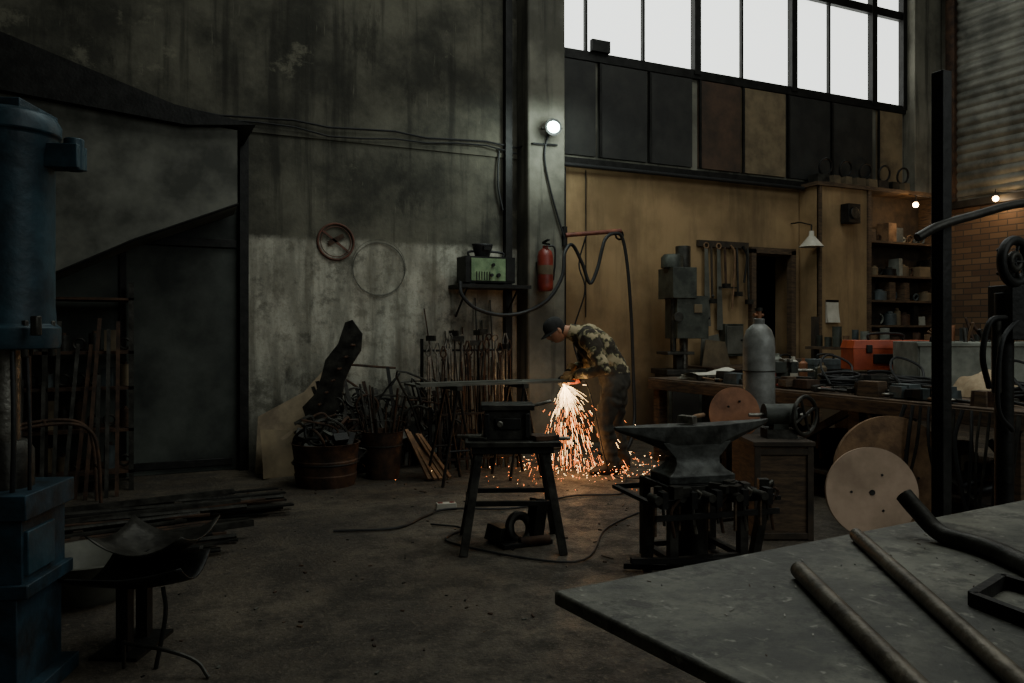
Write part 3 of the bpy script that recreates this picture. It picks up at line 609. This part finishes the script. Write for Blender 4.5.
for i in range(14):
    x=4.78; y=3.0+.06*i; b.tube(smooth([(x,y,.84),(x-.05,y+R(-.05,.05),.6),(x-.02+R(-.05,.05),y+R(-.08,.08),R(.1,.35))],4),R(.008,.016),ch([M_RUB,M_STEEL]),6)
b.done()
b=B('leaning_rod_bundle')
for i in range(9): b.tube([(5.2+.05*i,2.7,0),(5.4+.12*i+R(-.1,.1),2.92,R(1.2,1.75))],.011,ch([M_STEEL,M_RUST,M_BLACK]),6)
b.done()
b=B('tool_rack_board')
for y in(3.4,5.0,6.6): b.bx((6.86,y-.03,0),(6.92,y+.03,1.5),M_WOODD)
b.bx((6.74,3.4,1.14),(6.92,6.6,1.17),M_WOOD)
for i in range(26):
    y=3.45+i*.12; h=R(.06,.26); b.cyl((6.8,y,1.17),(6.8,y,1.17+h),R(.03,.05),ch([M_STEEL,M_RUST,M_TEAL,M_ORD,M_WOODL,M_BIN,M_GREENM]),12)
b.done()
# ------------------------------------------------------------ back right
b=B('drill_press')
b.box((0,0,.04),(.5,.5,.08),M_STEEL); b.box((0,0,.45),(.42,.4,.76),M_GREENM); b.box((0,-.21,.45),(.34,.02,.6),M_DARKP)
b.box((0,0,.86),(.5,.46,.06),M_STEEL); b.cyl((.12,.1,.86),(.12,.1,2.0),.05,M_BRIGHT,16)
b.box((-.02,-.02,1.9),(.3,.42,.36),M_GREENM); b.lathe([(0,0),(.13,0),(.13,.12),(.1,.16),(0,.16)],(-.1,-.05,2.08),M_GREENM); b.cyl((.12,.12,2.06),(.12,.12,2.36),.09,M_STEEL,18)
b.box((.1,-.02,1.5),(.4,.34,.5),M_GREENM); b.cyl((-.1,-.08,1.1),(-.1,-.08,1.75),.035,M_STEEL,12); b.cyl((-.1,-.2,1.5),(-.1,-.24,1.5),.06,M_STEEL,16); b.box((-.06,-.05,1.08),(.34,.32,.035),M_STEEL); b.box((.02,.05,.97),(.08,.1,.2),M_STEEL)
for k in range(3): a=k*2.09+.4; b.tube([(.31,-.05,1.65),(.36,-.05+.16*math.cos(a),1.65+.16*math.sin(a))],.009,M_BRIGHT,6); b.ball((.36,-.05+.16*math.cos(a),1.65+.16*math.sin(a)),.02,M_RUB,10,6)
b.box((.16,-.2,1.6),(.1,.02,.1),M_TAN)
b.done((5.84,7.7,0),-12,bevel=.008)
b=B('hanging_wall_tools')
b.bx((6.5,8.14,2.42),(7.32,8.19,2.5),M_WOODD)
for i,x in enumerate((6.58,6.68,6.78,6.9,7.0,7.1,7.2,7.28)):
    l=(1.0,.7,1.05,.5,.8,.6,.45,.7)[i]; m=(M_GALV,M_WOODD,M_GALV,M_RUST,M_WOODL,M_STEEL,M_BLACK,M_STEEL)[i]
    if i in(0,2): b.prism([(0,0),(.05,0),(.1,-l),(.0,-l)],(x,8.13,2.4),(1,0,0),(0,0,1),.006,m); b.torus((x+.03,8.13,2.43),.035,.01,M_WOODL,(0,1,0))
    elif i%2: b.tube([(x,8.12,2.42),(x+.02,8.12,2.42-l)],.016,m,8); b.box((x+.02,8.11,2.42-l),(.1,.05,.06),M_STEEL)
    else: b.tube(smooth([(x,8.12,2.45),(x+.06,8.11,2.3),(x+.02,8.12,2.42-l)],4),.014,m,6)
b.box((6.95,8.12,1.9),(.3,.03,.02),M_STEEL); b.done()
b=B('fuse_box'); b.box((0,0,0),(.3,.12,.42),M_GREENM); b.box((0,-.065,0),(.26,.015,.36),M_GALV); b.cyl((.1,-.07,0),(.1,-.09,0),.015,M_BLACK,8)
b.done((7.02,8.13,1.22),bevel=.006)
b=B('side_bench'); b.bx((6.3,7.6,0),(7.2,8.15,.86),M_WOODD); b.bx((6.25,7.55,.86),(7.25,8.17,.9),M_WOOD)
b.prism([(0,0),(.4,0),(.32,.4),(.05,.35)],(6.4,8.0,.9),(1,0,0),(0,.1,1),.01,M_GALV); b.prism([(0,0),(.45,0),(.4,.3),(.1,.33)],(6.35,7.9,.9),(1,0,0),(0,.15,1),.01,M_TAN); b.done()
b=B('door_2')
for x in(7.40,8.10): b.bx((x-.04,8.13,0),(x+.04,8.22,2.42),M_WOOD)
b.bx((7.36,8.13,2.37),(8.14,8.22,2.45),M_WOOD); b.bx((7.45,8.5,0),(7.5,9.1,2.3),M_WOODD); b.done()
b=B('storage_cabinet')
b.bx((8.25,7.85,0),(9.2,8.18,3.3),M_OCH); b.bx((8.25,7.82,0),(8.29,7.87,3.3),M_WOOD).bx((9.16,7.82,0),(9.22,7.87,3.3),M_WOOD)
b.bx((8.2,7.8,3.28),(10.66,8.2,3.33),M_WOOD).bx((10.6,7.85,0),(10.66,8.18,3.3),M_WOOD).bx((9.2,8.15,0),(10.6,8.19,3.3),M_WOODD)
for z in(.9,1.42,1.77,2.12,2.6): b.bx((9.2,7.85,z-.03),(10.6,8.16,z),M_WOOD)
for z in(.9,1.42,1.77,2.12,2.6):
    x=9.28
    while x<10.5:
        w=R(.06,.22); h=R(.12,.29); t=ch([0,1,0,2]); m=ch([M_STEEL,M_RUST,M_TAN,M_TEAL,M_WOOD,M_WOODL,M_BIN,M_BLACK])
        if t==0: b.box((x+w/2,7.97,z+h/2),(w,.2,h),m,(0,0,R(-8,8)),.95)
        elif t==1: b.lathe([(0,0),(w/2,0),(w/2,h*.8),(w/4,h*.9),(w/4,h),(0,h)],(x+w/2,7.97,z),m,12)
        else: b.torus((x+w/2,7.98,z+w*.35+.012),w*.35,.014,m,(0,1,.2))
        x+=w+.005
b.done()
b=B('wall_notepad'); b.box((0,0,0),(.22,.012,.3),M_PAPER); b.box((0,-.006,.14),(.22,.02,.03),M_BLACK); b.grid(lambda u,v:V(-.11+.22*u,-.012-.03*(1-v)**2,-.15+.28*v),4,6,M_PAPER); b.done((8.48,7.83,1.6))
b=B('wall_speaker'); b.box((0,0,0),(.22,.14,.26),M_BLACK); b.cyl((0,-.07,0),(0,-.085,0),.08,M_STEEL,20); b.done((8.75,7.76,2.92),bevel=.005)
b=B('boxes_on_cabinet')
for i in range(8): b.box((8.4+i*.23,7.98,.065),(R(.12,.2),.2,.12),ch([M_STEEL,M_WOODD,M_RUST,M_TAN]),(0,0,R(-8,8)),.95)
for i in range(5): b.torus((8.5+i*.38,7.96,.24),.11,.015,M_BLACK,(0,1,.2))
b.done((0,0,3.33))
b=B('enamel_pendant_lamp'); b.lathe([(.03,.2),(.035,.14),(.05,.12),(.15,.0),(.16,-.01),(.15,-.005),(.045,.11),(.03,.13)],(0,0,0),M_PAPER,28); b.ball((0,0,.02),.035,M_PAPER,12,8); b.tube([(0,0,.2),(0,0,.28),(.0,.2,.34),(0,.36,.34)],.01,M_BLACK,6); b.done((8.1,7.82,2.46))
def bulb(loc,wall):
    b=B('bare_bulb'); b.ball((0,0,0),.038,M_BULB,14,10); b.cyl((0,0,.025),(0,0,.08),.018,M_BLACK,10)
    b.tube(smooth([(0,0,.08),(0,0,.13),wall],4),.006,M_RUB,6); b.done(loc)
    l=bpy.data.lights.new('bulb_light','POINT'); l.energy=4.5; l.color=(1,.74,.46); l.shadow_soft_size=.05; o=bpy.data.objects.new('bulb_light',l); o.location=(loc[0],loc[1]-.08,loc[2]-.06); S.collection.objects.link(o)
bulb((9.98,7.72,3.12),(0,.1,.16)); bulb((10.72,7.05,3.16),(.08,0,.1))
b=B('string_cable'); b.tube(smooth([(10.0,7.78,3.27),(10.4,7.5,3.2),(10.76,7.1,3.27),(10.78,6.5,3.2),(10.78,5.8,3.27)],6),.006,M_RUB,6); b.done()
# ------------------------------------------------------------ right machines
b=B('column_drill')
b.cyl((0,0,0),(0,0,1.5),.035,M_BLACK,16); b.box((0,0,.04),(.4,.4,.08),M_BLACK); b.torus((.0,-.06,1.62),.085,.02,M_BLACK,(.4,-1,0)); b.torus((.0,-.06,1.62),.03,.015,M_STEEL,(.4,-1,0))
for k in range(5): a=k*1.257; b.tube([(.0,-.06,1.62),(.085*math.cos(a),-.05,1.62+.085*math.sin(a))],.008,M_BLACK,6)
b.box((.03,0,1.42),(.1,.14,.22),M_BLACK); b.tube([(.03,0,1.5),(.03,0,1.66)],.02,M_BLACK,8); b.tube(smooth([(-.03,-.05,1.4),(-.12,-.08,1.38),(-.15,-.08,1.25),(-.1,-.05,1.12)]),.012,M_BLACK,8); b.cyl((-.07,-.05,1.1),(-.07,-.05,1.4),.018,M_STEEL,12)
b.tube(smooth([(.03,-.05,1.4),(-.1,-.12,1.3),(-.1,-.1,1.05),(.0,-.05,.95)]),.01,M_RUB,8)
b.done((3.17,2.05,0),-20,bevel=.004)
b=B('upright_tube_frame')
b.bar((2.29,1.68,0),(2.29,1.68,2.16),.042,.042,M_BLACK)
b.tube(smooth([(2.15,1.66,1.63),(2.23,1.64,1.67),(2.38,1.63,1.71),(2.6,1.62,1.76),(3.0,1.62,1.8)],5),.014,M_STEEL,10)
b.bar((3.0,1.68,0),(3.0,1.68,2.12),.042,.042,M_BLACK); b.bar((2.29,1.68,.1),(3.0,1.68,.1),.04,.04,M_BLACK)
b.done(bevel=.003)
# ------------------------------------------------------------ foreground table
b=B('layout_table')
b.prism([(0,0),(1.9,0),(1.9,-1.3),(.04,-1.3),(.03,-.9),(.01,-.4)],(0,0,.77),(1,0,0),(0,1,0),.03,M_PLATE)
b.bx((.3,-1.2,.70),(1.8,-1.14,.77),M_STEEL).bx((.3,-.2,.70),(1.8,-.14,.77),M_STEEL).bx((.3,-1.2,.70),(.36,-.14,.77),M_STEEL)
for x in(.33,1.77):
    for y in(-.17,-1.17): b.bx((x-.03,y-.03,0),(x+.03,y+.03,.71),M_STEEL)
b.done((.80,1.48,0),4.5,bevel=.006)
zt=.8
b=B('steel_pipe'); b.cyl((1.70,1.49,zt+.017),(1.16,.68,zt+.017),.017,M_BARG,16); b.done()
b=B('round_bar'); b.cyl((1.33,1.32,zt+.019),(.985,.69,zt+.019),.019,M_BARG,16); b.done()
b=B('bent_pipe'); b.tube(smooth([(1.88,1.49,zt+.105),(1.882,1.45,zt+.07),(1.882,1.38,zt+.024),(1.87,1.26,zt+.023),(1.81,1.12,zt+.023),(1.69,.92,zt+.023)],6),.023,M_STEEL,14); b.done()
b=B('angle_iron_frame')
P=[(1.51,1.04),(1.68,1.09),(1.68,.82),(1.47,.78)]
for i in range(4): a,c=P[i],P[(i+1)%4]; b.bar((a[0],a[1],zt+.014),(c[0],c[1],zt+.014),.018,.028,M_BLACK)
b.bar((1.52,.9,zt+.016),(1.68,.95,zt+.016),.016,.016,M_BLACK); b.done()
b=B('metal_shavings')
for i in range(60):
    x=R(.9,2.2); y=R(.6,1.45); a=R(0,3); l=R(.003,.012); b.bar((x,y,zt+.002),(x+l*math.cos(a),y+l*math.sin(a),zt+.003),.002,.0015,ch([M_BRIGHT,M_RUST,M_BLACK]))
b.done()
# ------------------------------------------------------------ man
ML=(4.02,6.5,0)
man=bpy.data.objects.new('welder_man',None); S.collection.objects.link(man); man.location=ML; man.rotation_euler[2]=math.radians(ANG)
J={'pel':((.14,0,.88),.15),'wai':((.10,0,1.0),.145),'che':((.0,0,1.15),.165),'uch':((-.12,0,1.27),.14),'nek':((-.27,0,1.33),.064),'hed':((-.36,-.005,1.345),.056),
'ls':((-.12,-.17,1.28),.09),'la':((-.07,-.25,1.14),.074),'le':((-.0,-.30,.99),.060),'lf':((-.13,-.22,.955),.056),'lw':((-.25,-.1,.925),.038),
'rs':((-.12,.17,1.28),.09),'ra':((-.13,.25,1.14),.074),'re':((-.12,.29,1.02),.060),'rf':((-.2,.2,.985),.055),'rw':((-.29,.08,.955),.038),
'lh':((.13,-.09,.82),.115),'lt':((.07,-.13,.64),.105),'lk':((.01,-.15,.48),.088),'lc':((.06,-.16,.3),.082),'lan':((.09,-.16,.09),.07),
'rh':((.16,.09,.82),.115),'rt':((.16,.12,.64),.105),'rk':((.14,.13,.48),.088),'rc':((.19,.13,.3),.082),'ran':((.23,.13,.09),.07)}
E=[('pel','wai','v'),('wai','che','v'),('che','uch','v'),('uch','nek','c'),('nek','hed','s'),('uch','ls','c'),('ls','la','c'),('la','le','c'),('le','lf','c'),('lf','lw','c'),
('uch','rs','c'),('rs','ra','c'),('ra','re','c'),('re','rf','c'),('rf','rw','c'),('pel','lh','p'),('lh','lt','p'),('lt','lk','p'),('lk','lc','p'),('lc','lan','p'),('pel','rh','p'),('rh','rt','p'),('rt','rk','p'),('rk','rc','p'),('rc','ran','p')]
b=B('body')
for n in J:
    p,r=J[n]; b.ball(p,r,M_VEST,20,14)
for a,d,t in E:
    b.tube([J[a][0],J[d][0]],[J[a][1],J[d][1]],M_VEST,20)
b.ball((-.05,0,1.21),.16,M_VEST,20,14,(1,1.15,1)); b.ball((.14,0,.88),.15,M_VEST,20,14,(1,1.1,1))
ob=b.done()
rm=ob.modifiers.new('r','REMESH'); rm.mode='VOXEL'; rm.voxel_size=.014
sm=ob.modifiers.new('s','SMOOTH'); sm.iterations=6; sm.factor=.6
bpy.context.view_layer.update()
dg=bpy.context.evaluated_depsgraph_get(); nm=bpy.data.meshes.new_from_object(ob.evaluated_get(dg)); nm.name='body'
ob.modifiers.clear(); ob.data=nm
nm.materials.clear(); mm={'v':0,'c':1,'p':2,'s':3}
for m in(M_VEST,M_CAMO,M_PANTS,M_SKIN): nm.materials.append(m)
for p in nm.polygons:
    c=p.center; best=9;bt='v'
    for a,d,t in E:
        A=Vector(J[a][0]);D=Vector(J[d][0]); u=max(0,min(1,(c-A).dot(D-A)/(D-A).length_squared)); r=J[a][1]*(1-u)+J[d][1]*u
        ds=(c-(A+(D-A)*u)).length-r
        if ds<best: best=ds;bt=t
    if bt=='v':
        sx=.14-.9*(c.z-.88) if c.z>1.0 else .1
        bt='v' if (c.x<sx-.05 and abs(c.y)<.14) else 'c'
    if c.z<.95 and bt in'vc' and c.x>-.02: bt='p'
    p.material_index=mm[bt]; p.use_smooth=True
for v in nm.vertices:
    n=mn.noise(v.co*11)*.014+mn.noise(v.co*26+V(3,1,7))*.008
    if v.co.z<.75: n+=.005*math.sin(v.co.z*60+4*mn.noise(v.co*6))
    if .94<v.co.z<1.0 and v.co.x>.0: n+=.008
    if v.co.x>-.3: v.co+=v.normal*n
ob.parent=man
hm=Matrix.Translation((-.425,-.01,1.345))@Matrix.Rotation(math.radians(16),4,'Z')@Matrix.Rotation(math.radians(-36),4,'Y')
b=B('head')
seg,rings=40,28; vs=[];fs=[]
def gs(d,w): return math.exp(-(d/w)**2)
for i in range(rings+1):
    p=math.pi*i/rings
    for k in range(seg):
        a=2*math.pi*k/seg; d=V(math.sin(p)*math.cos(a),math.sin(p)*math.sin(a),-math.cos(p))
        x,y,z=d.x*.098,d.y*.076,d.z*.118
        f=max(0,-d.x)
        if z<-.03: y*=1-.28*min(1,(-z-.03)/.08)*1; x*= (1-.12*min(1,(-z-.03)/.08)) if x>0 else 1
        x-=f*(.026*gs(y,.013)*gs(z+.012,.026)+.008*gs(z-.028,.012)*gs(y,.05)+.007*gs(z+.058,.01)*gs(y,.025)+.014*gs(z+.095,.02)*gs(y,.03))
        x+=f*(.010*(gs(y-.031,.014)+gs(y+.031,.014))*gs(z-.006,.012)+.005*gs(z+.067,.004)*gs(y,.022))
        vs.append(hm@V(x,y,z))
for i in range(rings):
    for k in range(seg): fs.append((i*seg+k,i*seg+(k+1)%seg,(i+1)*seg+(k+1)%seg,(i+1)*seg+k))
b.add(vs,fs,M_SKIN)
def hball(c,r,m,sc=(1,1,1)):
    t=B('t'); t.ball((0,0,0),r,m,12,8,sc); b.add([hm@(Vector(v)+Vector(c)) for v in t.v],t.f,m)
for sy in(-1,1):
    hball((-.078,sy*.031,.004),.012,M_PAPER); hball((-.088,sy*.031,.003),.005,M_BLACK); hball((.008,sy*.078,-.005),.03,M_SKIN,(.6,.3,1)); hball((-.098,sy*.031,.026),.014,M_HAIR,(.3,1.1,.25))
hball((-.096,0,-.062),.02,M_RUST,(.25,1,.2))
hball((.022,0,.0),.088,M_HAIR,(.96,.89,1.0))
b.done(parent=man)
b=B('cap')
t=B('t'); t.lathe([(.0,.132),(.04,.13),(.075,.112),(.098,.08),(.104,.045),(.104,.03),(.098,.03)],(0,0,0),M_CAP,28)
b.add([hm@V(v[0]*1.02,v[1]*.82,v[2]) for v in t.v],t.f,M_CAP)
vs=[];fs=[]
for j in range(6):
    for i in range(13):
        a=math.pi*(.5+i/12)
        vs.append(hm@V(math.cos(a)*(.1+.07*j/5),math.sin(a)*.084,.035-.014*j/5-.01*abs(math.sin(a))*j/5))
for j in range(5):
    for i in range(12): fs.append((j*13+i,j*13+i+1,(j+1)*13+i+1,(j+1)*13+i))
b.add(vs,fs,M_CAP); b.done(parent=man,solid=.004)
b=B('jacket_collar'); b.lathe([(.09,-.05),(.078,.0),(.07,.04),(.062,.04),(.064,0)],(-.27,0,1.33),M_CAMO,20,(-.85,0,.3)); b.done(parent=man)
def glove(name,w,dirv,side,cen):
    b=B(name); w=Vector(w); d=Vector(dirv).normalized(); s=Vector(side); s=(s-d*s.dot(d)).normalized(); n=d.cross(s).normalized()
    if (Vector(cen)-w).dot(n)<0: n=-n
    t=B('t'); t.ball((0,0,0),1,M_GLOVE,16,10)
    b.add([w+d*(.045+v[0]*.052)+s*(v[1]*.043)+n*(v[2]*.02) for v in t.v],t.f,M_GLOVE)
    b.tube([w-d*.07,w-d*.02,w+d*.01],[.05,.043,.036],M_GLOVE,14)
    for i,l in enumerate((.9,1.0,.95,.78)):
        o=w+d*.085+s*(-.032+.0215*i)
        b.tube(smooth([o-d*.02,o+d*.028*l,o+d*.042*l+n*.026*l,o+d*.026*l+n*.052*l],3),[.0105]*9+[.009],M_GLOVE,8)
    o=w+d*.03-s*.04
    b.tube(smooth([o,o-s*.022+d*.015+n*.015,o-s*.02+d*.04+n*.035,o-s*.004+d*.055+n*.045],3),[.013]*9+[.01],M_GLOVE,8)
    b.done(parent=man)
glove('glove_left',(-.25,-.10,.925),(-.8,.5,-.35),(.3,.7,.3),(-.3,0,.85))
glove('glove_right',(-.29,.08,.955),(-.45,-.6,-.5),(-.6,.6,.1),(-.32,0,.85))
for nme,(x,y) in(('boot_left',(.09,-.16)),('boot_right',(.23,.13))):
    b=B(nme); secs=[]
    for xx,hw,h in((.075,.035,.09),(.06,.046,.14),(.0,.05,.17),(-.03,.048,.14),(-.08,.05,.09),(-.14,.052,.07),(-.19,.04,.055),(-.215,.02,.035)):
        secs.append([V(x+xx,y-hw,.0),V(x+xx,y+hw,.0),V(x+xx,y+hw,h*.6),V(x+xx,y+hw*.55,h),V(x+xx,y-hw*.55,h),V(x+xx,y-hw,h*.6)])
    b.loft(secs,M_BOOT); b.done(parent=man,subs=1)
b=B('angle_grinder')
b.tube([(-.2,-.06,.88),(-.24,-.045,.87),(-.34,-.01,.86)],[.03,.032,.028],M_ORANGE,14); b.cyl((-.34,-.01,.88),(-.345,-.008,.835),.026,M_STEEL,12)
b.lathe([(0,0),(.06,0),(.06,.003),(0,.003)],(-.35,.03,.86),M_STEEL,28,(.1,1,0)); b.cyl((-.34,-.01,.86),(-.35,.03,.86),.014,M_STEEL,10)
b.cyl((-.33,.0,.865),(-.32,.11,.91),.014,M_RUB,10)
b.tube(smooth([(-.2,-.06,.88),(-.14,-.1,.84),(-.08,-.25,.6),(.0,-.32,.2),(.1,-.34,.012),(.4,-.38,.012)],6),.006,M_RUB,6); b.done(parent=man)
# ------------------------------------------------------------ sparks
b=B('grinding_sparks')
o0=V(-.345,.03,.83)
def streak(p,v,t0,t1,r,m):
    pts=[]
    for i in range(4):
        t=t0+(t1-t0)*i/3; q=p+v*t+V(0,0,-4.9)*t*t
        if q.z<.004: break
        pts.append(q)
    if len(pts)>1: b.tube(pts,[r*(1-.5*i/4) for i in range(len(pts))],m,3,cap=False)
for i in range(720):
    a=random.gauss(.24,.4); c=random.gauss(0,.35); s0=R(1.0,4.0); v=V(math.sin(a),math.sin(c),-math.cos(a))*s0
    tt=R(0.01,.36); ln=R(.006,.022)
    streak(o0,v,tt,tt+ln,R(.0008,.0016),M_SP1 if (tt<.07 or R(0,1)<.3) else M_SP2)
for i in range(70):
    a=random.gauss(.24,.38); v=V(math.sin(a),random.gauss(0,.2),-math.cos(a))*R(2,3.5); streak(o0,v,0,R(.03,.09),.0012,M_SP1)
for i in range(420):
    x=random.gauss(.1,.5); y=random.gauss(-.12,.4); z=abs(random.gauss(0,.07))+.006; v=V(R(-1,1),R(-1,1),R(-.2,1))*R(.5,1.5); streak(V(x-.12,y,z),v,0,R(.004,.018),R(.001,.002),M_SP2 if i%3 else M_SP1)
b.ball(tuple(o0),.014,M_SP1,8,6)
b.done(ML,ANG)
def light(name,typ,loc,e,col,size=.1,rot=None,sy=None):
    l=bpy.data.lights.new(name,typ); l.energy=e; l.color=col
    if typ=='AREA':
        l.size=size
        if sy: l.shape='RECTANGLE'; l.size_y=sy
    else: l.shadow_soft_size=size
    o=bpy.data.objects.new(name,l); o.location=loc; S.collection.objects.link(o)
    if rot: o.rotation_euler=[math.radians(a) for a in rot]
    return o
light('spark_glow','POINT',(3.7,6.35,.3),6,(1,.5,.2),.12)
light('spark_glow_contact','POINT',(3.62,6.5,.8),3,(1,.65,.35),.04)
light('flood_lamp_light','SPOT',(4.15,7.4,3.56),32,(.84,1,.93),.15,(40,0,-5)).data.spot_size=math.radians(165)
light('overhead_fill','AREA',(4.4,4.0,7.8),205,(.93,1,.94),6,(0,0,0),4)  # unseen area light added under the closed ceiling for soft top light
light('rear_fill','AREA',(5.2,-2.8,4.6),115,(.92,1,.96),5,(68,0,6),4)  # added fill light behind the camera, high right; no gate is built there
w=bpy.data.worlds.new('World'); S.world=w; w.use_nodes=True; w.node_tree.nodes['Background'].inputs[0].default_value=(.68,.75,.71,1); w.node_tree.nodes['Background'].inputs[1].default_value=.05
cam=bpy.data.cameras.new('cam'); cam.lens=28; cam.sensor_width=36; cam.shift_y=-.0112; cam.clip_start=.05
co=bpy.data.objects.new('Camera',cam); co.location=(0,0,1.35); co.rotation_euler=(math.radians(90),0,math.radians(ANG)); S.collection.objects.link(co); S.camera=co
